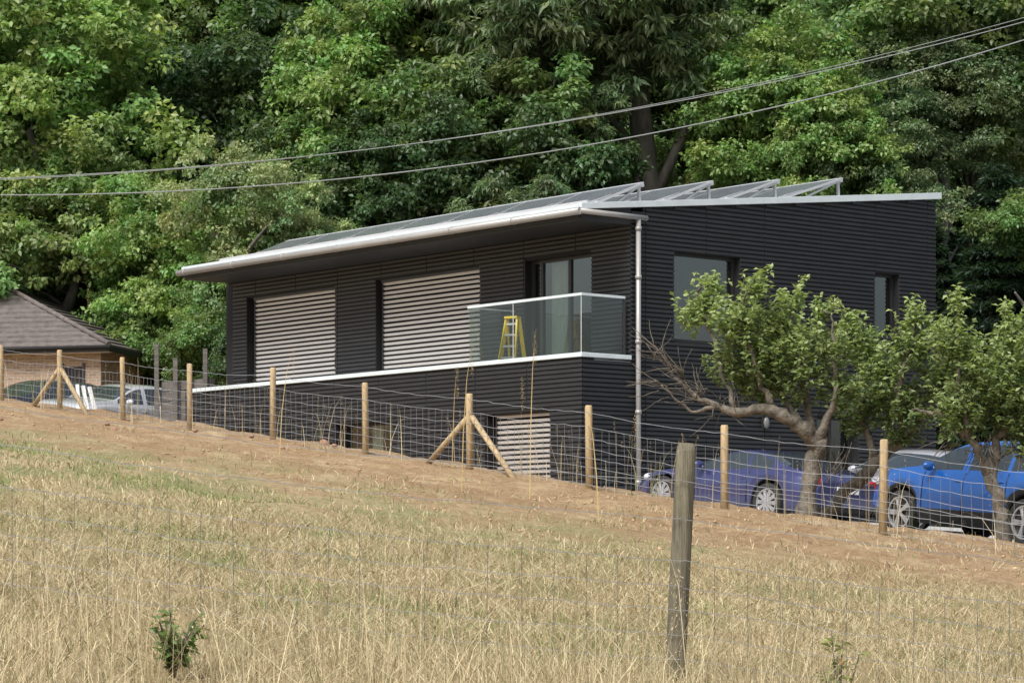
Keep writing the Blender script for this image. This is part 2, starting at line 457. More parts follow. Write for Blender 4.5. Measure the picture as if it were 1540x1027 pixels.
mb.box(-12.5, -.2, .30, .36, rz(.3)+.0, rz(.3)+.07, 'alu')
mb.obj("solar_panels", house)

def blind(mb, x0, x1, y, z0, z1, pitch=.096):
    z = z1
    mb.box(x0, x1, y-.05, y+.07, z1-.0, z1+.06, 'frame')
    while z > z0:
        w = .052
        sag = random.uniform(-.004, .004); sg2 = random.uniform(-.004, .004)
        mb.hexa([(x0, y+.018, z-w+sag), (x1, y+.018, z-w+sg2), (x1, y+.024, z-w+sg2), (x0, y+.024, z-w+sag),
                 (x0, y+.00, z+sag), (x1, y+.00, z+sg2), (x1, y+.006, z+sg2), (x0, y+.006, z+sag)], 'slat')
        z -= pitch
    for xx in (x0+.02, x1-.02): mb.box(xx-.015, xx+.015, y-.03, y-.023, z0, z1, 'frame')
    mb.box(x0, x1, y-.03, y+.03, z0-.06, z0-.02, 'slat')
    mb.box(x0-.05, x1+.1, y+.09, y+.12, z0-.3, z1+.1, 'dark')  # dark sheet close behind the slats paints the shade in their gaps
mb = MB()
blind(mb, -12.58, -9.43, 1.30, 4.12, 5.97)
blind(mb, -7.84, -4.51, 1.30, 4.12, 5.97)
blind(mb, -2.62, -.93, .12, 1.3, 2.93)
mb.obj("external_venetian_blinds", house)

def window(mb, mapf, u0, u1, z0, z1, dep, mull=(), fr=.06):
    def bx(a, c, p, q, o0, o1, k):
        mb.hexa([mapf(a, o0, p), mapf(c, o0, p), mapf(c, o1, p), mapf(a, o1, p), mapf(a, o0, q), mapf(c, o0, q), mapf(c, o1, q), mapf(a, o1, q)], k)
    bx(u0, u1, z1-fr, z1, -dep+.03, -dep-.04, 'frame'); bx(u0, u1, z0, z0+fr, -dep+.03, -dep-.04, 'frame')
    bx(u0, u0+fr, z0+fr, z1-fr, -dep+.03, -dep-.04, 'frame'); bx(u1-fr, u1, z0+fr, z1-fr, -dep+.03, -dep-.04, 'frame')
    for mu in mull: bx(mu-.035, mu+.035, z0+fr, z1-fr, -dep+.035, -dep-.035, 'frame')
    o = len(mb.v)
    mb.v += [mapf(u0+fr, -dep, z0+fr), mapf(u1-fr, -dep, z0+fr), mapf(u1-fr, -dep, z1-fr), mapf(u0+fr, -dep, z1-fr)]
    mb.face([o, o+1, o+2, o+3], 'glass')
def curtain(mb, mapf, u0, u1, z0, z1, dep):
    n = int((u1-u0)/.04)+2
    o = len(mb.v)
    for i in range(n):
        u = u0+(u1-u0)*i/(n-1); oo = -dep+.03*math.sin(i*1.9)
        mb.v += [mapf(u, oo, z0), mapf(u, oo, z1)]
    for i in range(n-1): mb.face([o+2*i, o+2*i+2, o+2*i+3, o+2*i+1], 'curtain', True)
mb = MB()
f12 = front(1.2)
window(mb, f12, -3.07, -1.10, 3.92, 6.0, .18, mull=(-2.75, -1.92))
curtain(mb, f12, -2.7, -2.25, 3.95, 5.95, .36); curtain(mb, f12, -1.5, -1.15, 3.95, 5.95, .36)
window(mb, front(0), -7.71, -5.78, 1.3, 2.98, .2, mull=(-6.95,))
curtain(mb, front(0), -6.9, -6.5, 1.3, 2.95, .34); curtain(mb, front(0), -6.2, -5.85, 1.3, 2.95, .34)
window(mb, front(0), -12.04, -10.62, 2.35, 3.0, .2)
window(mb, side, 2.28, 4.01, 4.31, 6.0, .18)
window(mb, side, 7.75, 8.47, 4.75, 5.98, .18)
window(mb, side, 6.1, 7.3, 1.0, 3.05, .25, mull=(6.7,))
mb.obj("windows_and_curtains", house)

mb = MB()
def pane(p, q, z0, z1):
    o = len(mb.v); mb.v += [(p[0], p[1], z0), (q[0], q[1], z0), (q[0], q[1], z1), (p[0], p[1], z1)]; mb.face([o, o+1, o+2, o+3], 'balglass')
pane((-3.37, .04), (-2.02, .04), 3.99, 5.03); pane((-2.0, .04), (-.06, .04), 3.99, 5.03)
pane((-.045, .06), (-.045, 1.05), 3.99, 5.03); pane((-3.37, .06), (-3.37, 1.15), 3.99, 5.03)
mb.box(-3.39, -.02, .015, .065, 5.031, 5.08, 'coping'); mb.box(-.07, -.02, .067, 1.08, 5.031, 5.078, 'coping'); mb.box(-3.39, -3.345, .067, 1.17, 5.031, 5.06, 'alu')
mb.box(-.075, -.02, 1.055, 1.09, 3.99, 5.03, 'frame')
for xx in (-2.01, -.045): mb.box(xx-.008, xx+.008, .02, .032, 3.99, 5.03, 'alu')
mb.obj("glass_balustrade", house)
mb = MB()
mb.ell((.08, 4.64, 2.85), (.05, .07, .11), 'lampgrey'); mb.box(.025, .07, 4.56, 4.72, 2.74, 2.96, 'trim')
mb.obj("wall_lamp", house)

lad = empty("step_ladder", (*plan(2.72, .55), 3.87), ROT+.35)
mb = MB()
for sx in (-1, 1):
    mb.bar((sx*.18, -.16, 0), (sx*.11, .05, .97), .035, .09, 'yellow')
    mb.bar((sx*.18, .26, 0), (sx*.12, .09, .96), .035, .07, 'yellow')
for i, zz in enumerate((.20, .42, .64, .85)):
    f = zz/.97; mb.box(-(.18-.07*f), (.18-.07*f), -.18+.21*f, -.08+.21*f, zz-.018, zz+.018, 'alu')
mb.box(-.14, .14, -.02, .14, .96, 1.0, 'yellow')
mb.obj("ladder_frame", lad)

# ------------------------------------------------------------------ fences
def wire(mb, p, q, r, k='wire'):
    mb.tube([p, q], r, 3, k, cap=False, sm=False)
posts = [(7.9, 28.7), (6.2, 30.8), (4.47, 33), (2.72, 35), (1.055, 37.2), (-.605, 39.4), (-2.225, 41.6), (-3.83, 43.8), (-5.42, 46), (-6.85, 48.2), (-8.33, 50.4), (-9.81, 52.6), (-11.4, 54.8), (-13, 57)]
fence = empty("stock_fence")
mb = MB(); mw = MB()
for (x, y) in posts:
    g = h1(x, y); lx = random.uniform(-.03, .03); r = random.uniform(.046, .053); hh = random.uniform(1.07, 1.14)
    mb.tube([(x, y, g-.2), (x+lx, y, g+hh), (x+lx, y, g+hh+.02)], [r, r*.97, r*.8], 10, 'wood', jit=.03)
for (x, y) in ((-.605, 39.4), (-8.33, 50.4)):
    g = h1(x, y)
    for sg in (-1, 1):
        fx, fy = x+sg*.589*1.15, y-sg*.808*1.15
        mb.tube([(x+sg*.03, y-sg*.05, g+.76), (fx, fy, h1(fx, fy)-.05)], .043, 8, 'wood')
nrm = Vector((-.808, -.589, 0))*.055
heights = [.05, .17, .29, .41, .54, .68, .84]
for (p0, p1) in zip(posts[:-1], posts[1:]):
    seg = 17
    prev = None
    for i in range(seg+1):
        f = i/seg; x = p0[0]+(p1[0]-p0[0])*f; y = p0[1]+(p1[1]-p0[1])*f
        g0 = h1(*p0)*(1-f)+h1(*p1)*f; sag = -.03*math.sin(math.pi*f)
        cur = [Vector((x, y, g0+hh+sag*(hh > .5)))+nrm+Vector((random.uniform(-.01, .01), 0, random.uniform(-.008, .008))) for hh in heights+[1.03]]
        if prev:
            for u, w in zip(prev, cur): wire(mw, u, w, .0034)
            wire(mw, cur[0]+Vector((random.uniform(-.015, .015), 0, 0)), cur[-2], .0030)
        prev = cur
mb.obj("posts", fence); mw.obj("wire_netting", fence)

ff = empty("field_fence")
mb = MB(); mw = MB()
fp = [(-7.4, 15.6), (-3.2, 14.8), (.90, 14.5), (5.0, 14.2)]
for i, (x, y) in enumerate(fp):
    g = h1(x, y); r = .053
    if i == 2: pts = [(x-.05, y, g-.25), (x-.03, y, g+.2), (x+.0, y, g+.8), (x+.022, y, g+1.24), (x+.025, y, g+1.285)]
    else: pts = [(x, y, g-.25), (x, y, g+.4), (x+.01, y, g+.8), (x+.0, y, g+1.24), (x, y, g+1.28)]
    mb.tube(pts, [r*1.02, r*1.02, r, r*.98, r*.8], 14, 'oldwood', jit=.03)
mb.obj("weathered_posts", ff)
hz = [.02, .14, .27, .40, .52, .66, .88, 1.08]
for (p0, p1) in zip(fp[:-1], fp[1:]):
    seg = 24; prev = None
    for i in range(seg+1):
        f = i/seg; x = p0[0]+(p1[0]-p0[0])*f; y = p0[1]+(p1[1]-p0[1])*f-.07
        g0 = h1(*p0)*(1-f)+h1(*p1)*f
        cur = [Vector((x+random.uniform(-.012, .012), y, g0+hh-.05*math.sin(math.pi*f)+random.uniform(-.008, .008))) for hh in hz]
        if prev:
            for k, (u, w) in enumerate(zip(prev, cur)): wire(mw, u, w, .0024, 'owire')
            wire(mw, cur[0], cur[5], .0019, 'owire')
        prev = cur
mw.obj("netting_and_strands", ff)

pl = empty("overhead_power_line")
mw = MB()
def cab(f, yo, r):
    pts = [(x, 44+yo, f(x)) for x in np.linspace(-15, 16.5, 60)]
    mw.tube(pts, r, 5, 'cable')
cab(lambda x: 7.08+.1526*x+.00702*x*x, 0, .008)
cab(lambda x: 7.13+.158*x+.0072*x*x, .25, .006)
cab(lambda x: 6.695+.1512*x+.00938*x*x, .4, .011)
mw.obj("cables", pl)
for x, zt in ((-15, 7.2), (16.5, 12.0)):
    mp = MB(); g = h1(x, 44.2); mp.tube([(0, 0, -.5), (0, 0, zt-g)], [.16, .11], 12, 'bark'); mp.box(-.06, .06, -.8, .8, zt-g-.35, zt-g-.25, 'bark')
    e = empty("utility_pole", (x, 44.2, g)); mp.obj("pole", e)

# ------------------------------------------------------------------ cars
def interp(pts, x):
    xs_ = [p[0] for p in pts][::-1]; zs = [p[1] for p in pts][::-1]
    return float(np.interp(x, xs_, zs))
def smooth_interp(pts, x, w=.10):
    return sum(interp(pts, x+d*w) for d in (-1, -.5, 0, .5, 1))/5
def make_car(name, spec, paint, pos, fwd, text=None, anchor=None):
    L2f, L2r, W, H = spec['nose'], spec['tail'], spec['W'], spec['H']
    rw = spec['rw']; wx = spec['wheels']
    st = sorted(set([round(x, 3) for x in np.linspace(L2r, L2f, 70)]+[round(w+o, 3) for w in wx for o in np.linspace(-rw-.06, rw+.06, 19)]))
    mb = MB(); rows = []
    Ra = rw+.05
    half = (L2f-L2r)/2; cxm = (L2f+L2r)/2
    for x in st:
        q = abs(x-cxm)/half
        w = W/2*(1-.04*q**2-.22*max(0, q-.78)**1.6/.22**1.6*.8)
        top = smooth_interp(spec['top'], x, .12); belt = smooth_interp(spec['belt'], x, .1)
        endr = max(0, q-.93)/.07
        zb = .2+.12*endr
        for c_ in wx:
            if abs(x-c_) < Ra: zb = max(zb, rw+math.sqrt(Ra*Ra-(x-c_)**2))
        zb = min(zb, belt-.06)
        c = max(.02, top-belt); wr = .93*w-.40*c-.02
        r = [(0, zb), (.8*w, zb), (.965*w, zb+.015), (.995*w, zb+(belt-zb)*.3), (1.0*w, zb+(belt-zb)*.6), (.985*w, zb+(belt-zb)*.85), (.93*w, belt),
             (.93*w-.025, belt+.08*c+.005), (wr+.03, belt+.86*c), (wr-.03, belt+.95*c), (wr*.55, top+.012), (0, top+.02)]
        rows.append(r)
    n = len(rows[0])
    for sg in (1, -1):
        o = len(mb.v)
        for x, r in zip(st, rows):
            mb.v += [(x, sg*y, z) for y, z in r]
        for i in range(len(st)-1):
            xm = (st[i]+st[i+1])/2
            for k in range(n-1):
                mk = paint
                c = rows[i][-1][1]-rows[i][6][1]
                side_ok = k == 7 and spec['gl'][0] < xm < spec['gl'][1] and c > .12 and not any(abs(xm-pp) < .035 for pp in spec['pil'])
                if side_ok: mk = 'cglass'
                if k >= 9 and (spec['ws'][0] < xm < spec['ws'][1] or spec['rws'][0] < xm < spec['rws'][1]): mk = 'cglass'
                if k in (0, 1) or (k == 2 and not spec.get('low')): mk = 'trim'
                a = o+i*n+k; q = [a, a+n, a+n+1, a+1]
                if sg < 0: q = q[::-1]
                mb.face(q, mk, True)
        for i in (0, len(st)-1):
            q = [o+i*n+k for k in range(n)]
            mb.face(q, paint)
    hw = W/2
    mb.box(L2r+.25, L2f-.25, -hw*.72, hw*.72, .21, .62, 'trim')
    for xx in spec['seams']:
        be = smooth_interp(spec['belt'], xx)
        for sg in (1, -1):
            mb.tube([(xx, sg*hw*.995, .30), (xx, sg*(hw*1.0), .2+(be-.2)*.6), (xx, sg*hw*.982, .2+(be-.2)*.85), (xx, sg*hw*.93, be)], .007, 5, 'trim')
    for xx in spec['handles']:
        for sg in (1, -1): mb.ell((xx, sg*hw*.985, smooth_interp(spec['belt'], xx)-.12), (.09, .018, .018), paint)
    for sg in (1, -1):
        mx = spec['mir']; bz = smooth_interp(spec['belt'], mx)
        mb.ell((mx, sg*(hw+.06), bz+.08), (.07, .12, .075), paint)
        hx, hz_ = spec['lampp']
        mb.ell((hx, sg*hw*.74, hz_), (.17, .13, .075), 'lamp')
        tx, tz = spec['taill']
        mb.ell((tx, sg*hw*.74, tz), (.07, .16, .09), 'red')
    nx_ = L2f
    mb.box(nx_-.16, nx_+.012, -.42, .42, .36, .52, 'trim')
    mb.box(nx_-.2, nx_+.01, -.62, .62, .235, .30, 'trim')
    for zz in (.40, .44, .48): mb.box(nx_+.0, nx_+.02, -.4, .4, zz-.006, zz+.006, 'rim')
    pz = .335 if spec.get('low') else .42
    mb.box(nx_+.012, nx_+.028, -.26, .26, pz, pz+.11, 'plate')
    mb.box(L2r-.02, L2r-.005, -.26, .26, .55, .66, 'plate')
    mwh = MB()
    for wxx in wx:
        for sg in (1, -1):
            yc = sg*(hw-.115)
            prof = [(-.1, rw-.09), (-.1, rw-.02), (-.075, rw), (.075, rw), (.1, rw-.02), (.1, rw-.085), (.085, rw-.095)]
            nseg = 28; o = len(mwh.v)
            for py, pr in prof:
                for j in range(nseg):
                    an = 2*math.pi*j/nseg; mwh.v.append((wxx+pr*math.cos(an), yc+sg*py, rw+pr*math.sin(an)))
            for i in range(len(prof)-1):
                for j in range(nseg):
                    a = o+i*nseg+j; b2 = o+i*nseg+(j+1) % nseg; mwh.face([a, b2, b2+nseg, a+nseg], 'rubber', True)
            ri = rw-.085
            mwh.tube([(wxx, yc+sg*.0, rw), (wxx, yc+sg*.045, rw)], ri, 24, 'trim')
            for j in range(24):
                a0 = 2*math.pi*j/24; a1 = 2*math.pi*(j+1)/24
                pts = [(wxx+r_*math.cos(a_), yc+sg*yy, rw+r_*math.sin(a_)) for yy in (.05, .09) for (r_, a_) in ((ri, a0), (ri, a1), (ri-.03, a1), (ri-.03, a0))]
                mwh.hexa(pts, 'rim')
            ns = spec.get('spokes', 5)
            for j in range(ns):
                for off in (-.10, .10):
                    an = 2*math.pi*j/ns+off; c0 = (wxx+.04*math.cos(an), yc+sg*.078, rw+.04*math.sin(an)); c1 = (wxx+(ri-.01)*math.cos(an), yc+sg*.07, rw+(ri-.01)*math.sin(an))
                    mwh.bar(c0, c1, .028, .034, 'rim')
            mwh.tube([(wxx, yc+sg*.05, rw), (wxx, yc+sg*.095, rw)], .05, 12, 'rim')
    e = empty(name)
    f = Vector(fwd).normalized(); lf = Vector((-f.y, f.x)); org = Vector(pos)
    if anchor == 'left_front_wheel': org = org - lf*(hw-.05) - f*wx[0]
    if anchor == 'nose': org = org - f*L2f
    zc = h1(*org); e1 = org+f*1.2; e2 = org-f*1.2; l1 = org+lf*.7; l2 = org-lf*.7
    F3 = Vector((f.x*2.4, f.y*2.4, h1(*e1)-h1(*e2))).normalized()
    L3 = Vector((lf.x*1.4, lf.y*1.4, h1(*l1)-h1(*l2))).normalized()
    U3 = F3.cross(L3).normalized(); L3 = U3.cross(F3)
    R = Matrix((F3, L3, U3)).transposed().to_4x4()
    e.matrix_world = Matrix.Translation((org.x, org.y, zc+.03)) @ R
    mb.obj("body", e); mwh.obj("wheels", e)
    if text:
        cu = bpy.data.curves.new("plate_text", 'FONT'); cu.body = text; cu.size = .12; cu.align_x = 'CENTER'; cu.align_y = 'CENTER'; cu.extrude = .001
        to = bpy.data.objects.new("plate_text", cu); COL.objects.link(to); cu.materials.append(M['trim'])
        to.parent = e; to.rotation_euler = (math.pi/2, 0, math.pi/2); to.location = (nx_+.031, 0, pz+.055)
    return e

sport = dict(nose=2.16, tail=-2.12, W=1.82, H=1.2, rw=.32, wheels=(1.38, -1.14), low=True, spokes=10,
    top=[(2.2, .42), (2.08, .58), (1.7, .70), (1.2, .78), (.72, .84), (.35, 1.0), (-.05, 1.15), (-.45, 1.19), (-.85, 1.14), (-1.5, .93), (-1.75, .88), (-2.05, .84), (-2.16, .6)],
    belt=[(2.2, .38), (2.08, .52), (1.7, .64), (1.2, .73), (.72, .78), (-.3, .80), (-1.2, .85), (-1.9, .82), (-2.05, .78), (-2.16, .55)],
    gl=(-1.15, .62), pil=(-.62,), ws=(.02, .68), rws=(-1.55, -.8), seams=(.55, -.68), handles=(-.55,), mir=.42, lampp=(1.86, .60), taill=(-2.04, .70))
suv = dict(nose=2.12, tail=-2.14, W=1.82, H=1.52, rw=.34, wheels=(1.33, -1.32), spokes=5,
    top=[(2.18, .62), (2.06, .86), (1.8, .98), (1.4, 1.04), (.98, 1.08), (.35, 1.43), (0, 1.50), (-.5, 1.52), (-1.2, 1.50), (-1.7, 1.42), (-2.0, 1.05), (-2.12, .9), (-2.2, .6)],
    belt=[(2.18, .58), (2.06, .78), (1.8, .89), (1.4, .95), (.98, .99), (-.5, 1.0), (-1.6, 1.06), (-2.0, .98), (-2.12, .85), (-2.2, .55)],
    gl=(-1.62, .86), pil=(.02, -.0, -.85, -.90), ws=(.33, .98), rws=(-2.0, -1.72), seams=(.85, -.03, -.92), handles=(.10, -.78), mir=.66, lampp=(1.92, .80), taill=(-2.02, .95))
hatch = dict(suv); hatch.update(H=1.42, rw=.31,
    top=[(2.18, .55), (2.06, .78), (1.8, .88), (1.4, .94), (.98, .99), (.3, 1.34), (0, 1.40), (-.5, 1.43), (-1.2, 1.40), (-1.7, 1.3), (-2.0, 1.0), (-2.12, .86), (-2.2, .6)],
    belt=[(2.18, .5), (2.06, .70), (1.8, .80), (1.4, .86), (.98, .9), (-.5, .93), (-1.6, .98), (-2.0, .93), (-2.12, .8), (-2.2, .55)], lampp=(1.93, .70), taill=(-2.03, .88))
make_car("sports_car", sport, 'p_navy', (2.56, 47.2), (-.65, .76), anchor='left_front_wheel')
make_car("hatchback_car", hatch, 'p_grey', (5.72, 46.6), (-.66, -.75), text="S1 TRH", anchor='nose')
make_car("suv_car", suv, 'p_blue', (5.90, 41.8), (-.565, .825), anchor='left_front_wheel')
make_car("parked_car", hatch, 'p_silver', (-9.25, 64.3), (-.62, -.78))
make_car("parked_car", hatch, 'p_dark', (-11.5, 66.5), (-.7, -.7))

# ------------------------------------------------------------------ left neighbour
bx0, by0 = -10.75, 71.5
bun = empty("brick_bungalow", (bx0, by0, h1(bx0, by0)-.20), math.radians(-14))
mb = MB(); zb = -.6; ze = 2.75
mb.box(-14, 0, 0, .3, zb, ze, 'brick'); mb.box(-.3, 0, .302, 9, zb, ze, 'brick'); mb.box(-14, 0, 9.002, 9.3, zb, ze, 'brick'); mb.box(-14.3, -14.002, 0, 9.3, zb, ze, 'brick')
mb.obj("brick_walls", bun)
mb = MB()
o_ = .40; rh = 5.25; A0 = (-14.8, -o_, ze-.05); B0 = (o_, -o_, ze-.05); C0 = (o_, 9.3+o_, ze-.05); D0 = (-14.8, 9.3+o_, ze-.05); R0 = (-9.6, 4.65, rh); R1 = (-5.6, 4.65, rh)
def roofplane(P0, P1, Q0, Q1, n):
    P0, P1, Q0, Q1 = map(Vector, (P0, P1, Q0, Q1))
    for i in range(n):
        f0, f1 = i/n, (i+1)/n; up = Vector((0, 0, .05)); dn = Vector((0, 0, .0))
        a, b2, c, d = P0.lerp(Q0, f0)+up, P1.lerp(Q1, f0)+up, P1.lerp(Q1, f1)+dn, P0.lerp(Q0, f1)+dn
        o = len(mb.v); mb.v += [tuple(a), tuple(b2), tuple(c), tuple(d), tuple(a-Vector((0, 0, .06))), tuple(b2-Vector((0, 0, .06)))]
        mb.face([o, o+1, o+2, o+3], 'rtile'); mb.face([o+4, o+5, o+1, o], 'rtile')
roofplane(A0, B0, R0, R1, 16); roofplane(B0, C0, R1, R1, 16); roofplane(C0, D0, R1, R0, 16); roofplane(D0, A0, R0, R0, 16)
mb.tube([Vector(B0)+Vector((0, 0, .06)), Vector(R1)+Vector((0, 0, .06))], .07, 8, 'rtile'); mb.tube([Vector(R0), Vector(R1)], .09, 8, 'rtile')
mb.obj("hipped_tile_roof", bun)
mb = MB()
mb.box(-14.8, o_, -o_-.03, -o_+.0, ze-.20, ze-.06, 'trim'); mb.box(o_, o_+.03, -o_, 9.3+o_, ze-.20, ze-.06, 'trim')
mb.box(-14.7, o_-.02, -o_+.02, -.002, ze-.19, ze-.17, 'white')
mb.tube([(-14.8, -o_-.08, ze-.08), (o_+.08, -o_-.08, ze-.08)], .05, 8, 'trim')
mb.box(-1.05, -.5, -.02, -.002, .0, 2.2, 'dark'); mb.box(-1.09, -1.03, -.04, -.003, -.1, 2.3, 'frame'); mb.box(-.5, -.44, -.04, -.003, -.1, 2.3, 'frame')  # flat dark panel on the solid wall, recess shade put into its colour
mb.box(-5.6, -4.0, -.02, -.002, .9, 2.1, 'cglass'); mb.box(-5.66, -3.94, -.05, -.021, .84, .9, 'white'); mb.box(-5.66, -3.94, -.05, -.021, 2.1, 2.16, 'white')
mb.obj("eaves_door_window", bun)

sw = empty("timber_sleeper_wall")
mb = MB()
P0 = Vector((-6.75, 61.8)); P1 = Vector((-8.05, 63.1))
for i in range(9):
    for j in range(2):
        a = P0.lerp(P1, j*.5+.004); c = P0.lerp(P1, j*.5+.496); z = 2.35+i*.235
        off = random.uniform(-.012, .012)
        mb.bar((a.x+off, a.y, z), (c.x+off, c.y, z), .12, .215, 'sleeper')
for (f, hh) in ((0.03, 5.0), (.35, 4.7), (.62, 4.85), (1.0, 5.2)):
    a = P0.lerp(P1, f); mb.bar((a.x-.13, a.y-.12, 2.0), (a.x-.13, a.y-.12, hh), .1, .1, 'sleeper')
mb.obj("sleepers", sw)
e = empty("plastic_pipes"); mb = MB()
for i, (x, dx) in enumerate(((-8.15, -.10), (-8.0, -.14), (-7.85, -.17))):
    mb.bar((x, 51.6+.05*i, h1(x, 51.6)-.05), (x+dx, 51.9, h1(x, 51.6)+.52), .06, .05, 'white')
mb.obj("pipes", e)
e = empty("field_stones"); mb = MB()
mb.ell((0, 0, 0), (.08, .08, .07), 'stone', 10, 7, .06)
for _ in range(14): mb.ell((random.uniform(-5, 5), random.uniform(-3, 3), 0), (.05, .05, .03), 'stone', 8, 5, .1)
for i, v in enumerate(mb.v):
    x, y, z = v; mb.v[i] = (-3.0+x, 43.7+y, h1(-3.0+x, 43.7+y)+.03+z)
mb.obj("stones", e)

# ------------------------------------------------------------------ woodland trees
def crown_mesh(name, seed, rx, rz, ncl, nsub, lps, ls, col, asp=1.6, droop=0.0, clr=(.7, 1.5), subr=(.22, .50), hue=.15):
    r = np.random.default_rng(seed)
    d = norm(r.normal(size=(ncl, 3))); d[:, 2] = np.abs(d[:, 2])*r.choice([1, 1, 1, -.75], ncl)
    bump = 1+.28*np.sin(d[:, 0]*4+seed)*np.cos(d[:, 1]*3.7+seed*2)+.18*np.sin(d[:, 2]*7+seed)
    rad = r.uniform(.3, 1.1, ncl)**.6*bump
    C = d*rad[:, None]*np.array([rx, rx, rz])
    cr = r.uniform(*clr, ncl)
    ns = ncl*nsub; si = np.repeat(np.arange(ncl), nsub)
    sdv = norm(r.normal(size=(ns, 3))+d[si]*.8+np.array([0, 0, .35]))
    SC = C[si]+sdv*(cr[si]*r.uniform(.35, 1.25, ns))[:, None]*np.array([1, 1, .75])
    sr = r.uniform(*subr, ns)
    n = ns*lps; ci = np.repeat(np.arange(ns), lps)
    ld = norm(r.normal(size=(n, 3))+np.array([0, 0, .2]))
    P = SC[ci]+ld*(sr[ci]*r.uniform(.2, 1.1, n)**.7)[:, None]*np.array([1.15, 1.15, .6])
    N = norm(ld*.5+sdv[ci]*.3+np.array([0, 0, .6])+r.normal(size=(n, 3))*.6)
    D = norm(ld+sdv[ci]*.4+r.normal(size=(n, 3))*.6-np.array([0, 0, droop+.2]))
    L = ls*r.uniform(.65, 1.35, n); W = L/asp
    V, T = leaf_geo(P, N, D, L, W, .15)
    cl = si[ci]
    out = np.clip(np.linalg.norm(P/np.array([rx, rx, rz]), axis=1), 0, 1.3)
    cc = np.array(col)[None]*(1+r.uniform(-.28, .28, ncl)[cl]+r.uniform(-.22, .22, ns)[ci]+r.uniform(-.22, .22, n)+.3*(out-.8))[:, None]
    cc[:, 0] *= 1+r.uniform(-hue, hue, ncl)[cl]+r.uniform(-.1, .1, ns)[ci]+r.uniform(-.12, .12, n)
    cols = np.repeat(np.clip(cc, .005, 1), 4, axis=0)
    return np_mesh(name, V, [T], cols, 'leaf', link=False)

CR = {
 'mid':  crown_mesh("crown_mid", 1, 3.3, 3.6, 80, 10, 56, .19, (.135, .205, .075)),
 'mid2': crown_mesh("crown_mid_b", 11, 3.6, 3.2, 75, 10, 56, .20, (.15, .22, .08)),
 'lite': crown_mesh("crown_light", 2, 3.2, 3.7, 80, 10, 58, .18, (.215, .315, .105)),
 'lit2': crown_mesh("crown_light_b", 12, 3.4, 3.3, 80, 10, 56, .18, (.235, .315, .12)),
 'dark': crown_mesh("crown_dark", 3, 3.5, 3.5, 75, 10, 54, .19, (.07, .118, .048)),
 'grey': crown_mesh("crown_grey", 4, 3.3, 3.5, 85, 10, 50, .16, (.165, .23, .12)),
 'haze': crown_mesh("crown_haze_tint", 14, 3.5, 3.4, 80, 10, 52, .18, (.28, .37, .20)),  # paler, greyer leaf colour paints distance haze into the crown
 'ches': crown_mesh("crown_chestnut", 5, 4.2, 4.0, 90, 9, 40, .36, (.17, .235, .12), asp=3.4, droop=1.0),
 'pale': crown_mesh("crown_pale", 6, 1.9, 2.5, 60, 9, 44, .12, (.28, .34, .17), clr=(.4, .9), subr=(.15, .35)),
 'bush': crown_mesh("crown_bush", 7, 2.3, 1.9, 60, 10, 50, .17, (.125, .195, .065), clr=(.5, 1.0)),
}
def conifer_mesh():
    r = np.random.default_rng(9); n = 42000
    f = r.uniform(0, 1, n)**.7; z = 9*(1-f)
    rad = (.3+2.6*f)*(.75+.25*np.sin(z*14))*r.uniform(.5, 1, n)**.5
    an = r.uniform(0, 2*np.pi, n); rad = rad*(1+.2*np.sin(an*5+z*2))
    P = np.stack([np.cos(an)*rad, np.sin(an)*rad, z-.25*rad], 1)
    out = np.stack([np.cos(an), np.sin(an), -.3+0*an], 1)
    N = norm(np.array([0, 0, 1.])+r.normal(size=(n, 3))*.5); D = norm(out+r.normal(size=(n, 3))*.5)
    L = r.uniform(.12, .26, n); V, T = leaf_geo(P, N, D, L, L/3, .1)
    cc = np.array((.03, .055, .032))[None]*(1+r.uniform(-.4, .5, n))[:, None]
    return np_mesh("crown_conifer", V, [T], np.repeat(cc, 4, axis=0), 'leaf', link=False)
CR['con'] = conifer_mesh()

def trunk_mesh(name, hgt_, r0, seed, nl=6):
    random.seed(seed); mb = MB()
    pts = [(random.uniform(-.1, .1)*i, random.uniform(-.1, .1)*i, hgt_*i/5) for i in range(6)]
    mb.tube(pts, [r0*1.25, r0, r0*.9, r0*.8, r0*.65, r0*.4], 10, 'bark', jit=.06)
    for i in range(nl):
        a = random.uniform(0, 6.28); z0 = hgt_*random.uniform(.45, .9); l = random.uniform(1.3, 2.2)
        mb.tube([(0, 0, z0), (math.cos(a)*l*.5, math.sin(a)*l*.5, z0+l*.45), (math.cos(a)*l, math.sin(a)*l, z0+l*.7)], [r0*.4, r0*.28, r0*.1], 6, 'bark')
    ob = mb.obj(name); me = ob.data; bpy.data.objects.remove(ob); return me
TR = [trunk_mesh("trunk_a", 7.5, .24, 3), trunk_mesh("trunk_b", 7.5, .42, 5)]
def child(name, me, parent, loc, sc, rz_=0):
    ob = bpy.data.objects.new(name, me); COL.objects.link(ob); ob.parent = parent; ob.location = loc
    ob.scale = sc if hasattr(sc, '__len__') else (sc,)*3; ob.rotation_euler = (0, 0, rz_); return ob
def tree(name, X, Y, cz, kind, sc=1.0):
    g = h1(X, Y); e = empty(name, (X, Y, g)); rot = random.uniform(0, 6.28)
    if kind == 'con':
        child("foliage", CR['con'], e, (0, 0, .4), sc, rot); child("trunk", TR[0], e, (0, 0, -.3), (.8, .8, sc)); return e
    H = max(.5, cz-g)
    child("foliage", CR[kind], e, (0, 0, H), (sc, sc, sc*random.uniform(.95, 1.15)), rot)
    child("trunk", TR[0], e, (0, 0, -.3), (1, 1, max(.15, (H+.3)/7.5)), rot)
    return e
random.seed(99)
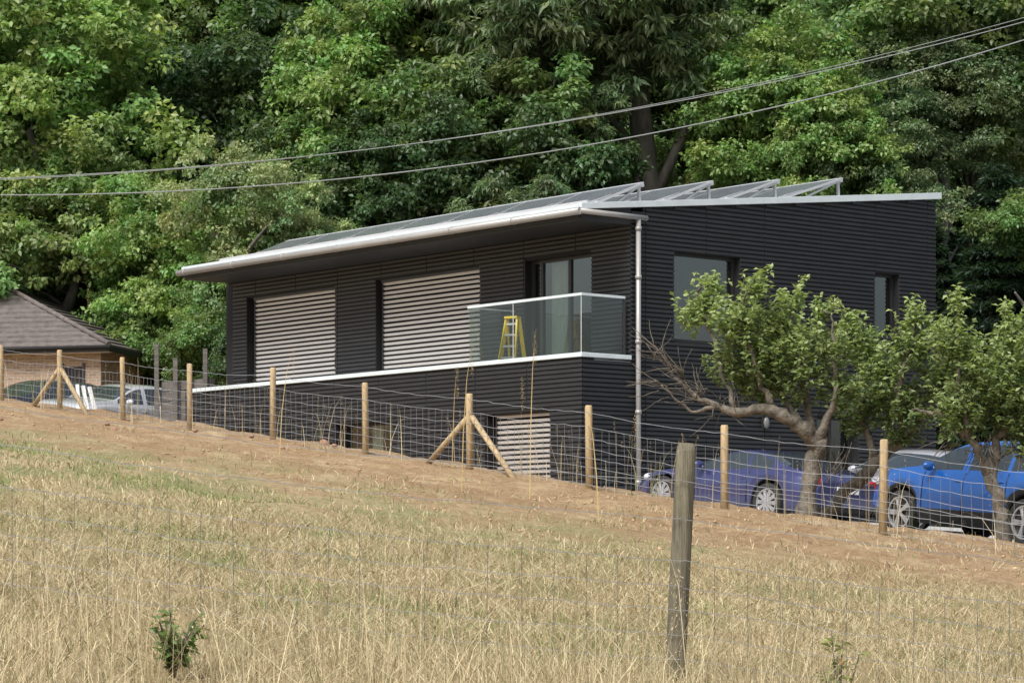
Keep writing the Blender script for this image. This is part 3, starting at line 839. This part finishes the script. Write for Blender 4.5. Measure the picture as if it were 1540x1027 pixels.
T_ = [
 ("broadleaf_tree", -13.8, 80, 12.9, 'lite', 1.08), ("broadleaf_tree", -12.6, 78, 8.9, 'lit2', .92), ("broadleaf_tree", -16.3, 82, 9.2, 'lite', .8),
 ("hazel_tree", -9.6, 76, 7.0, 'lite', .70), ("birch_tree", -7.3, 72, 8.9, 'pale', .8), ("birch_tree", -5.9, 73, 8.3, 'pale', .6), ("hazel_tree", -11.4, 80, 8.0, 'mid', .8), 
 ("broadleaf_tree", -8.9, 90, 17.6, 'mid2', 1.0), ("broadleaf_tree", -8.2, 84, 12.6, 'dark', .95), ("broadleaf_tree", -6.3, 92, 19.4, 'lit2', .9),
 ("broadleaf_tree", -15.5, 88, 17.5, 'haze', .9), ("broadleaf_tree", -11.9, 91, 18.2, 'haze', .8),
 ("oak_tree", -4.3, 81, 13.0, 'lite', .86), ("oak_tree", -5.6, 80, 10.2, 'mid', .7), ("oak_tree", -1.6, 79, 12.0, 'mid2', .86), ("oak_tree", -2.9, 77.5, 9.8, 'dark', .7),
 ("broadleaf_tree", -3.0, 88, 18.3, 'mid', .95),
 ("hazel_tree", .9, 78, 9.5, 'dark', .75), ("hazel_tree", 2.2, 79, 8.4, 'dark', .5),
 ("oak_tree", 7.6, 80, 12.6, 'lite', .78), ("oak_tree", 6.9, 81, 10.6, 'lit2', .5), ("oak_tree", 8.8, 79, 11.4, 'lite', .6),
 ("broadleaf_tree", 10.6, 84, 13.8, 'grey', .95), ("broadleaf_tree", 10.2, 80, 11.0, 'grey', .62), ("broadleaf_tree", 9.0, 92, 18.5, 'mid2', .85), 
 ("broadleaf_tree", 13.9, 83, 15.6, 'mid', 1.05), ("broadleaf_tree", 12.6, 81, 13.2, 'grey', .65),
 ("conifer_tree", 12.6, 71, 0, 'con', 1.0), ("conifer_tree", 14.6, 73, 0, 'con', 1.1), ("conifer_tree", 11.3, 74, 0, 'con', .85),
 ("ivy_bush", 13.4, 68, 8.3, 'bush', .6), ("ivy_bush", 13.9, 67, 4.6, 'bush', .7),
]
for t in T_:
    tree(t[0], t[1], t[2], t[3], t[4], t[5])
cx_, cy_ = 4.0, 80.0
g = h1(cx_, cy_); e = empty("sweet_chestnut_tree", (cx_, cy_, g))
mb = MB()
mb.tube([(0, 0, -.5), (.02, 0, 2), (0, 0, 5), (-.05, 0, 8), (-.3, .1, 11), (-.6, 0, 14)], [.55, .46, .42, .38, .32, .2], 16, 'bark', jit=.05)
for (q0, q1, q2) in (((0, 0, 7), (-1.8, -.5, 9), (-3.5, -.8, 9.8)), ((0, 0, 7.5), (.9, -.2, 9.5), (1.5, -.4, 11)), ((-.2, 0, 9), (-2.5, .5, 12), (-5, .6, 13))):
    mb.tube([q0, q1, q2], [.2, .14, .06], 8, 'bark')
mb.obj("trunk", e)
for (dx, dy, z, s, r) in ((-3.0, -.2, 15.4, .90, .4), (-4.6, -1.0, 13.0, .48, 1.9), (-.3, -.2, 16.6, .66, 2.2), (-6.0, 1, 16.4, .65, 4), (-2.4, -1.2, 12.7, .36, 3), (-3.4, -4.0, 9.3, .42, 1)):
    child("foliage", CR['ches'], e, (dx, dy, z-g), s, r)

wood = empty("background_woodland")
kinds = ['mid', 'mid2', 'lite', 'grey', 'lit2', 'dark', 'ches', 'haze']
random.seed(21)
for D, step in ((97, 4.8), (107, 5.2), (119, 5.5), (133, 6), (150, 7), (172, 8)):
    x = -.27*D
    while x < .27*D:
        xx = x+random.uniform(-1, 1); yy = D+random.uniform(-3, 3); g = h1(xx, yy)
        k = random.choice(kinds); s = random.uniform(.85, 1.4)
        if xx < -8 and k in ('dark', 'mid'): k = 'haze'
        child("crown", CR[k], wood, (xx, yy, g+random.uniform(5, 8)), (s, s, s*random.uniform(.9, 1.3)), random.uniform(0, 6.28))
        child("trunk", TR[0], wood, (xx, yy, g-.3), 1.0)
        x += step
under = empty("understorey_bushes")
for i in range(46):
    xx = -19+i*.86+random.uniform(-.4, .4); yy = random.uniform(75, 83)
    if -18 < xx < -10.5: yy += 9
    s = random.uniform(.7, 1.1)
    child("bush", CR[random.choice(['bush', 'dark', 'dark'])], under, (xx, yy, h1(xx, yy)+random.uniform(.6, 1.8)), (s*.8, s*.8, s*.8), random.uniform(0, 6.28))
for i in range(26):
    xx = -20+i*1.65+random.uniform(-.4, .4); yy = random.uniform(86, 93)
    child("bush", CR[random.choice(['bush', 'dark', 'mid'])], under, (xx, yy, h1(xx, yy)+random.uniform(1.0, 3)), .8, random.uniform(0, 6.28))
hed = empty("garden_shrubs")
for (x, y, z, k, s) in ((-8.7, 74, 5.6, 'bush', .62), (-7.7, 71, 5.4, 'bush', .5), (-7.1, 69.5, 5.6, 'bush', .50), (-7.3, 72.5, 7.1, 'lite', .42), (-6.3, 68.5, 4.8, 'dark', .35)):
    child("shrub", CR[k], hed, (x, y, z), s, random.uniform(0, 6))

# ------------------------------------------------------------------ apple trees
def apple(name, bx, by, limbs, blobs, bare, seed, dens=1.0):
    r = np.random.default_rng(seed); random.seed(seed)
    g = h1(bx, by); e = empty(name, (bx, by, g)); mb = MB()
    ends = []
    for L_ in limbs:
        pts = L_[0]; rr = L_[1]
        P = [Vector(p) for p in pts]; Q = []; R = []
        for i in range(len(P)-1):
            for k in range(5):
                f = k/5; q = P[i].lerp(P[i+1], f)
                if 0 < i or k > 0: q += Vector([random.uniform(-.03, .03) for _ in range(3)])
                Q.append(q); R.append((rr[i]*(1-f)+rr[i+1]*f)*random.uniform(.84, 1.2))
        Q.append(P[-1]); R.append(rr[-1])
        mb.tube(Q, R, 10, 'apbark', jit=.14); ends += Q[len(Q)//3:]
    for (p, d, n) in bare:
        for _ in range(n):
            a = Vector(p)+Vector([random.uniform(-.12, .12) for _ in range(3)]); dd = Vector(d)+Vector([random.uniform(-.6, .6) for _ in range(3)])
            pts = [a]
            for k in range(4):
                dd += Vector([random.uniform(-.35, .35) for _ in range(3)]); a = a+dd.normalized()*.12; pts.append(a)
            mb.tube(pts, [.009, .007, .006, .004, .003], 4, 'apbark')
    LP = []; LN = []; LD = []; LL = []; LC = []
    for (c, rad, tone) in blobs:
        c = Vector(c); n = int(125*dens*(rad/.5)**2)
        near = min(ends, key=lambda q: (q-c).length)
        if (near-c).length > .12:
            mid = near.lerp(c, .5)+Vector([random.uniform(-.08, .08) for _ in range(3)])
            mb.tube([near, mid, c], [.022, .016, .008], 5, 'apbark')
        for _ in range(n):
            dv = Vector(r.normal(size=3)).normalized(); q = c+dv*rad*(r.uniform(0, 1)**.5)*1.12
            L = r.uniform(.12, .32)
            up = Vector((dv.x*.7+r.normal()*.4, dv.y*.7+r.normal()*.4, .9+r.normal()*.35)).normalized()
            if r.uniform() < .17 and tone > -.05: L *= 2.1; up = (up+Vector((0, 0, 1.2))).normalized()
            base = q-up*L*.4; tip = q+up*L*.6
            if r.uniform() < .5: mb.tube([base, tip], [.006, .003], 3, 'apbark', cap=False)
            nl = int(6+L*34)
            for k in range(nl):
                f = (k+r.uniform())/nl; pp = base.lerp(tip, f)
                out = np.array([r.normal(), r.normal(), r.normal()*.4+.35])
                LP.append(pp); LD.append(out); LN.append([r.normal()*.5, r.normal()*.5-.2, 1+r.normal()*.4]); LL.append(r.uniform(.06, .112))
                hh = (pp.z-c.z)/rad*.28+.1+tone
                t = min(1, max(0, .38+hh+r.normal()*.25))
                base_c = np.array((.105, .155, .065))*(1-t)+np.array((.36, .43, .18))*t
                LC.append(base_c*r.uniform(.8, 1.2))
    LP = np.array([tuple(p) for p in LP]); LD = norm(np.array(LD)); LN = norm(np.array(LN)); LL = np.array(LL)
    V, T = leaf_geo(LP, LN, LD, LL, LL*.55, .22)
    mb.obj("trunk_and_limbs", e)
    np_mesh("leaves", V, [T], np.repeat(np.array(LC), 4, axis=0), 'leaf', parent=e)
    return e
S1 = .00924
def q1(x, y, dy=0., x0=1215, y0=785): return ((x-x0)*S1, dy, (y0-y)*S1)
bxA = (1215-770)/4114*38
apple("apple_tree", bxA, 38.0, [
   ([q1(1205, 800), q1(1222, 725, .05), q1(1228, 672, .0), q1(1200, 640, -.1), q1(1155, 622, -.15), q1(1100, 622, -.1), q1(1050, 605, 0), q1(1015, 570, .1), q1(985, 522, .1)], [.14, .12, .13, .10, .08, .06, .035, .02, .008]),
   ([q1(1075, 618, -.1), q1(1040, 622, -.1), q1(1010, 602, -.1), q1(985, 575, -.1)], [.03, .022, .014, .006]),
   ([q1(1228, 675), q1(1215, 610, .2), q1(1200, 540, .3), q1(1192, 470, .3)], [.08, .055, .035, .012]),
   ([q1(1160, 622, -.15), q1(1135, 560, -.3), q1(1110, 490, -.3), q1(1120, 440, -.3)], [.05, .04, .025, .01]),
   ([q1(1105, 620, -.1), q1(1085, 550, .1), q1(1062, 480, .2), q1(1050, 440, .2)], [.04, .03, .02, .008]),
   ([q1(1200, 640, -.1), q1(1170, 570, .4), q1(1150, 500, .5)], [.05, .035, .012]),
   ([q1(1228, 672), q1(1255, 610, -.2), q1(1250, 530, -.3), q1(1245, 480, -.3)], [.07, .045, .025, .01]),
 ], [(q1(1062, 460, .2), .25, .25), (q1(1108, 495, -.2), .36, .15), (q1(1138, 540, -.1), .42, 0), (q1(1190, 505, .3), .34, .1), (q1(1195, 568, .0), .42, -.05), (q1(1238, 530, -.2), .34, .1),
     (q1(1095, 558, .1), .28, 0), (q1(1262, 590, -.1), .28, -.1), (q1(1145, 590, .3), .28, -.15), (q1(1080, 432, .2), .14, .3), (q1(1138, 442, -.3), .18, .3), (q1(1195, 455, .3), .16, .3), (q1(1040, 485, .1), .16, .2), (q1(1240, 472, -.2), .14, .3), (q1(1165, 485, .1), .2, .2)],
 [(q1(1050, 600), (-.6, 0, .5), 18), (q1(1020, 570), (-.6, 0, .6), 16), (q1(1080, 615), (-.5, 0, -.2), 8), (q1(1000, 590), (-1, 0, .1), 10), (q1(990, 540), (-.6, 0, .6), 10), (q1(1110, 625), (-.2, 0, .8), 8), (q1(1250, 720), (.5, 0, .6), 10)], 5, 1.15)
apple("apple_tree", (1232-770)/4114*39, 39.0, [
   ([q1(1222, 795, 0, 1232), q1(1265, 745, 0, 1232), q1(1320, 690, .1, 1232), q1(1365, 650, .1, 1232), q1(1400, 610, .0, 1232), q1(1420, 560, -.1, 1232)], [.10, .09, .085, .07, .05, .015]),
   ([q1(1320, 690, .1, 1232), q1(1300, 620, .2, 1232), q1(1310, 550, .3, 1232), q1(1300, 490, .3, 1232)], [.06, .045, .03, .012]),
   ([q1(1365, 650, .1, 1232), q1(1350, 580, -.2, 1232), q1(1370, 510, -.3, 1232), q1(1380, 465, -.3, 1232)], [.05, .04, .025, .01]),
 ], [(q1(1300, 510, .3, 1232), .36, .1), (q1(1335, 565, .1, 1232), .44, 0), (q1(1380, 510, -.2, 1232), .36, .1), (q1(1300, 605, .2, 1232), .38, -.15), (q1(1365, 620, 0, 1232), .38, -.15), (q1(1420, 565, -.1, 1232), .36, 0), (q1(1382, 465, -.2, 1232), .18, .3), (q1(1283, 470, .2, 1232), .14, .3)],
 [(q1(1290, 730, 0, 1232), (.5, 0, .5), 10), (q1(1250, 700, 0, 1232), (0, 0, 1), 8)], 8, 1.15)
apple("apple_tree", (1506-770)/4114*37, 37.0, [
   ([q1(1510, 820, 0, 1506, 800), q1(1505, 750, 0, 1506, 800), q1(1492, 700, 0, 1506, 800), q1(1500, 640, .1, 1506, 800), q1(1520, 570, .1, 1506, 800), q1(1525, 500, .1, 1506, 800)], [.12, .095, .09, .06, .04, .012]),
   ([q1(1492, 700, 0, 1506, 800), q1(1455, 640, -.2, 1506, 800), q1(1440, 570, -.3, 1506, 800), q1(1435, 470, -.3, 1506, 800)], [.06, .045, .03, .01]),
   ([q1(1450, 640, -.2, 1506, 800), q1(1410, 605, -.1, 1506, 800), q1(1375, 600, 0, 1506, 800)], [.04, .03, .012]),
   ([q1(1500, 640, .1, 1506, 800), q1(1560, 590, 0, 1506, 800), q1(1610, 570, 0, 1506, 800)], [.05, .035, .012]),
 ], [(q1(1432, 505, -.3, 1506, 800), .28, .1), (q1(1470, 550, -.2, 1506, 800), .42, 0), (q1(1520, 515, .1, 1506, 800), .36, .1), (q1(1505, 595, 0, 1506, 800), .40, -.1), (q1(1440, 605, -.2, 1506, 800), .34, 0), (q1(1550, 565, 0, 1506, 800), .4, 0), (q1(1600, 590, 0, 1506, 800), .4, 0), (q1(1545, 645, 0, 1506, 800), .32, 0), (q1(1436, 450, -.3, 1506, 800), .14, .35), (q1(1525, 470, 0, 1506, 800), .16, .3)],
 [(q1(1480, 650, 0, 1506, 800), (-.2, 0, -.8), 22), (q1(1440, 640, 0, 1506, 800), (-.5, 0, -.4), 16), (q1(1520, 650, 0, 1506, 800), (.3, 0, -.7), 18)], 12, 1.15)

# ------------------------------------------------------------------ grasses
def blades(name, X, Y, H, W, cols, lean=.35, droop=.25, seed=1, matk='straw', z0=None):
    r = np.random.default_rng(seed); n = len(X)
    Z = hgt(X, Y)-.01 if z0 is None else z0
    an = r.uniform(0, 2*np.pi, n); le = np.abs(r.normal(0, lean, n))
    d = np.stack([np.cos(an), np.sin(an), 0*an], 1)
    fa = r.uniform(0, np.pi, n); s = np.stack([np.cos(fa), np.sin(fa)*.5, 0*fa], 1)
    B = np.stack([X, Y, Z], 1); up = np.array([0, 0, 1.])
    Hh = H[:, None]; Ww = W[:, None]; le = le[:, None]
    p1 = B+up*Hh*.4+d*Hh*le*.25; p2 = B+up*Hh*.75+d*Hh*le*.7; p3 = B+up*Hh*(1-droop*le)+d*Hh*le*1.4
    V = np.stack([B-s*Ww/2, B+s*Ww/2, p1+s*Ww*.45, p1-s*Ww*.45, p2+s*Ww*.3, p2-s*Ww*.3, p3], 1).reshape(-1, 3)
    i = np.arange(n)*7
    Q = np.concatenate([np.stack([i, i+1, i+2, i+3], 1), np.stack([i+3, i+2, i+4, i+5], 1)]); T = np.stack([i+5, i+4, i+6], 1)
    np_mesh(name, V, [Q, T], np.repeat(cols, 7, axis=0), matk)
    return p3
def pick(n, ydist, r, wid=.25):
    Y = ydist; X = r.uniform(-1, 1, n)*wid*Y; return X, Y
def strawcol(n, r, green=.05, dark=.0):
    t = r.uniform(0, 1, n)[:, None]
    c = np.array((.33, .25, .135))*(1-t)+np.array((.78, .68, .45))*t
    g = r.uniform(0, 1, n) < green
    c[g] = np.array((.20, .24, .09))*r.uniform(.7, 1.3, g.sum())[:, None]
    return c*r.uniform(.75, 1.15, n)[:, None]*(1-dark)
r = np.random.default_rng(5)
def clump_noise(X, Y): return .5+.25*np.sin(X*2.1+Y*.6)+.25*np.sin(Y*2.7-X*1.3+2)+.2*np.sin(X*5.3+1.7*Y)
n = 66000
X, Y = pick(n, 8.5+r.uniform(0, 1, n)**.9*8.5, r)
cn = clump_noise(X, Y)
keep = r.uniform(0, 1, n) < np.clip(.05+.75*cn, 0, 1); X = X[keep]; Y = Y[keep]; cn = cn[keep]; n = len(X)
fall = np.clip((16.5-Y)/5.0, .12, 1)*(.75+.5*sstep(-1.0, 2.5, X))
H = (r.uniform(.06, .50, n)*(.3+.9*cn))*fall
blades("tall_dry_grass", X, Y, H, r.uniform(.0026, .0062, n), strawcol(n, r, .07), .6, .3, 2)
n = 70000
X, Y = pick(n, 9.5+r.uniform(0, 1, n)**.8*15, r)
blades("matted_thatch", X, Y, r.uniform(.04, .16, n), r.uniform(.004, .008, n), strawcol(n, r, .04)*.98, 1.5, .45, 22)
n = 120000
X, Y = pick(n, 15+r.uniform(0, 1, n)**.8*20, r)
nd_ = .808*(X-FX)+.589*(Y-FY)
cn = clump_noise(X*.8, Y*.9)
prob = np.clip((-6.2-nd_)/5.0, 0.10, 1)*np.clip(.1+cn, 0, 1)
keep = r.uniform(0, 1, n) < prob; X = X[keep]; Y = Y[keep]; nd_ = nd_[keep]; n = len(X)
cols = strawcol(n, r, .04)
gm = (np.sin(X*1.1+2)*np.sin(Y*.9+X*.5) > .05) & (nd_ > -15) & (X < 1.5) & (r.uniform(0, 1, n) < .8)
cols[gm] = np.array((.235, .28, .11))*r.uniform(.7, 1.5, gm.sum())[:, None]
blades("mown_grass", X, Y, r.uniform(.03, .11, n), r.uniform(.006, .012, n), cols, .9, .3, 3)
n = 9000
X, Y = pick(n, 24+r.uniform(0, 1, n)*22, r); nd_ = .808*(X-FX)+.589*(Y-FY)
cn = np.sin(X*1.7+Y)*np.sin(Y*1.3-X*.4)+r.normal(0, .25, n)
keep = (nd_ < -.2) & (cn > .55); X = X[keep]; Y = Y[keep]; n = len(X)
cols = strawcol(n, r, .45); blades("soil_weeds", X, Y, r.uniform(.03, .13, n), r.uniform(.008, .014, n), cols, .8, .3, 4)
n = 2000
X, Y = pick(n, 9+r.uniform(0, 1, n)*6, r)
keep = r.uniform(0, 1, n) < np.where(X > .5, 1, .55); X = X[keep]; Y = Y[keep]; n = len(X)
H = r.uniform(.35, 1.0, n)*np.clip((18-Y)/6, .5, 1)
tips = blades("seed_stalks", X, Y, H, np.full(n, .0028), strawcol(n, r, .02)*1.05, .40, .3, 6)
def heads(name, tips, ln, seed, k=16, col=(.60, .48, .30), sp=.006):
    r = np.random.default_rng(seed); n = len(tips)
    ci = np.repeat(np.arange(n), k); m_ = n*k
    P = tips[ci]-np.array([0, 0, 1.])*(r.uniform(0, 1, m_)*ln)[:, None]+r.normal(0, sp, (m_, 3))
    D = norm(np.array([0, 0, 1.])+r.normal(0, .5, (m_, 3))); N = norm(r.normal(size=(m_, 3)))
    L = r.uniform(.008, .022, m_); V, T = leaf_geo(P, N, D, L, L*.3, .1)
    np_mesh(name, V, [T], np.repeat(np.array(col)*r.uniform(.7, 1.25, (m_, 1)), 4, axis=0), 'straw')
heads("seed_heads", tips[::3], .11, 7, 9, sp=.010)
n = 170
f = r.uniform(-.02, 1.0, n); X = 6.2+(-9.81-6.2)*f+r.normal(0, .3, n); Y = 30.8+(52.6-30.8)*f-r.uniform(.1, .9, n)
tips = blades("fence_line_stems", X, Y, r.uniform(.3, 1.1, n), np.full(n, .009), strawcol(n, r, .1)*1.05, .18, .2, 9)
heads("fence_line_seed_heads", tips, .16, 10, 14)
X = np.array([-8.0, -.62, .22, .13, -.75, -3.4, .95, 1.3]); Y = np.array([50.8, 33.5, 34, 33, 34, 40, 30, 31.5])
tips = blades("tall_stems", X, Y, np.array([2.3, 1.9, 2.1, 1.5, 1.6, 1.6, 1.3, 1.2]), np.full(8, .014), np.tile(np.array((.62, .48, .22)), (8, 1)), .14, .1, 13)
heads("tall_stem_heads", tips, .42, 14, 110, (.62, .50, .26), .010)

n = 9000
Y = 22+r.uniform(0, 1, n)*30; X = r.uniform(-.24, .24, n)*Y; nd_ = .808*(X-FX)+.589*(Y-FY)
keep = (nd_ < .6) & (nd_ > -10); X = X[keep]; Y = Y[keep]; n = len(X)
S = .008+.024*r.uniform(0, 1, n)**4
oc = np.array([(1,0,0),(0,1,0),(-1,0,0),(0,-1,0),(0,0,.7),(0,0,-.7)], dtype=float)
V = np.stack([X, Y, hgt(X, Y)+.002], 1)[:, None]+oc[None]*S[:, None, None]*r.uniform(.6, 1.4, (n, 6, 1))
i = (np.arange(n)*6)[:, None, None]
T = (np.array([(0,1,4),(1,2,4),(2,3,4),(3,0,4),(1,0,5),(2,1,5),(3,2,5),(0,3,5)])[None]+i).reshape(-1, 3)
np_mesh("soil_clods", V.reshape(-1, 3), [T], None, 'clod')

def weed(name, X, Y, n, hh, rad, col, seed, spot=None):
    r = np.random.default_rng(seed); g = h1(X, Y); e = empty(name, (X, Y, g)); mb = MB()
    P = []; D = []; L = []
    for _ in range(n):
        an = r.uniform(0, 6.28); l = hh*r.uniform(.6, 1); tip = Vector((math.cos(an)*rad*r.uniform(.1, 1), math.sin(an)*rad*r.uniform(.1, 1), l))
        mb.tube([(0, 0, 0), tip*.5+Vector((0, 0, .05)), tip], [.006, .005, .003], 4, 'apbark')
        for k in range(22):
            f = r.uniform(.25, 1); P.append(tuple(tip*f)); D.append([r.normal(), r.normal(), .4]); L.append(r.uniform(.03, .075))
    P = np.array(P); D = norm(np.array(D)); N = norm(np.tile([0, -.3, 1.], (len(P), 1))+r.normal(0, .4, P.shape)); L = np.array(L)
    V, T = leaf_geo(P, N, D, L, L*.4, .2)
    C = np.array(col)*r.uniform(.7, 1.3, (len(P), 1))
    if spot: C[r.uniform(0, 1, len(P)) < .08] = spot
    mb.obj("stems", e); np_mesh("leaves", V, [T], np.repeat(C, 4, axis=0), 'leaf', parent=e)
weed("thistle_plant", (258-770)/4114*12.4, 12.4, 14, .36, .20, (.16, .23, .08), 3)
weed("dock_plant", (1262-770)/4114*13.0, 13.0, 6, .55, .11, (.27, .30, .12), 4, (.42, .16, .07))

# ------------------------------------------------------------------ light, world, camera
sd = Vector((-.42, -.72, 1.0)).normalized()
w = bpy.data.worlds.new("World"); scene.world = w; w.use_nodes = True
nt = w.node_tree; bg = nt.nodes["Background"]
sky = nt.nodes.new("ShaderNodeTexSky"); sky.sky_type = 'NISHITA'; sky.sun_disc = False
sky.sun_elevation = math.asin(sd.z); sky.sun_rotation = math.atan2(sd.x, sd.y); sky.air_density = 1.0; sky.dust_density = 3.5
hs = nt.nodes.new("ShaderNodeHueSaturation"); hs.inputs["Saturation"].default_value = .65
nt.links.new(sky.outputs[0], hs.inputs["Color"]); nt.links.new(hs.outputs[0], bg.inputs["Color"]); bg.inputs["Strength"].default_value = .15
sl = bpy.data.lights.new("sun", 'SUN'); sl.energy = 4.0; sl.angle = math.radians(26); sl.color = (1, .98, .94)
so = bpy.data.objects.new("sun", sl); COL.objects.link(so); so.rotation_euler = sd.to_track_quat('Z', 'Y').to_euler()
cam = bpy.data.cameras.new("camera"); co = bpy.data.objects.new("camera", cam); COL.objects.link(co)
cam.sensor_width = 36; cam.sensor_fit = 'HORIZONTAL'; cam.lens = 4114/1540*36; cam.shift_y = 344/1540; cam.clip_end = 2000; cam.clip_start = .1
co.location = (0, 0, 0); co.rotation_euler = (math.pi/2, 0, 0)
scene.camera = co
scene.view_settings.view_transform = 'Standard'; scene.view_settings.look = 'None'; scene.view_settings.exposure = 0
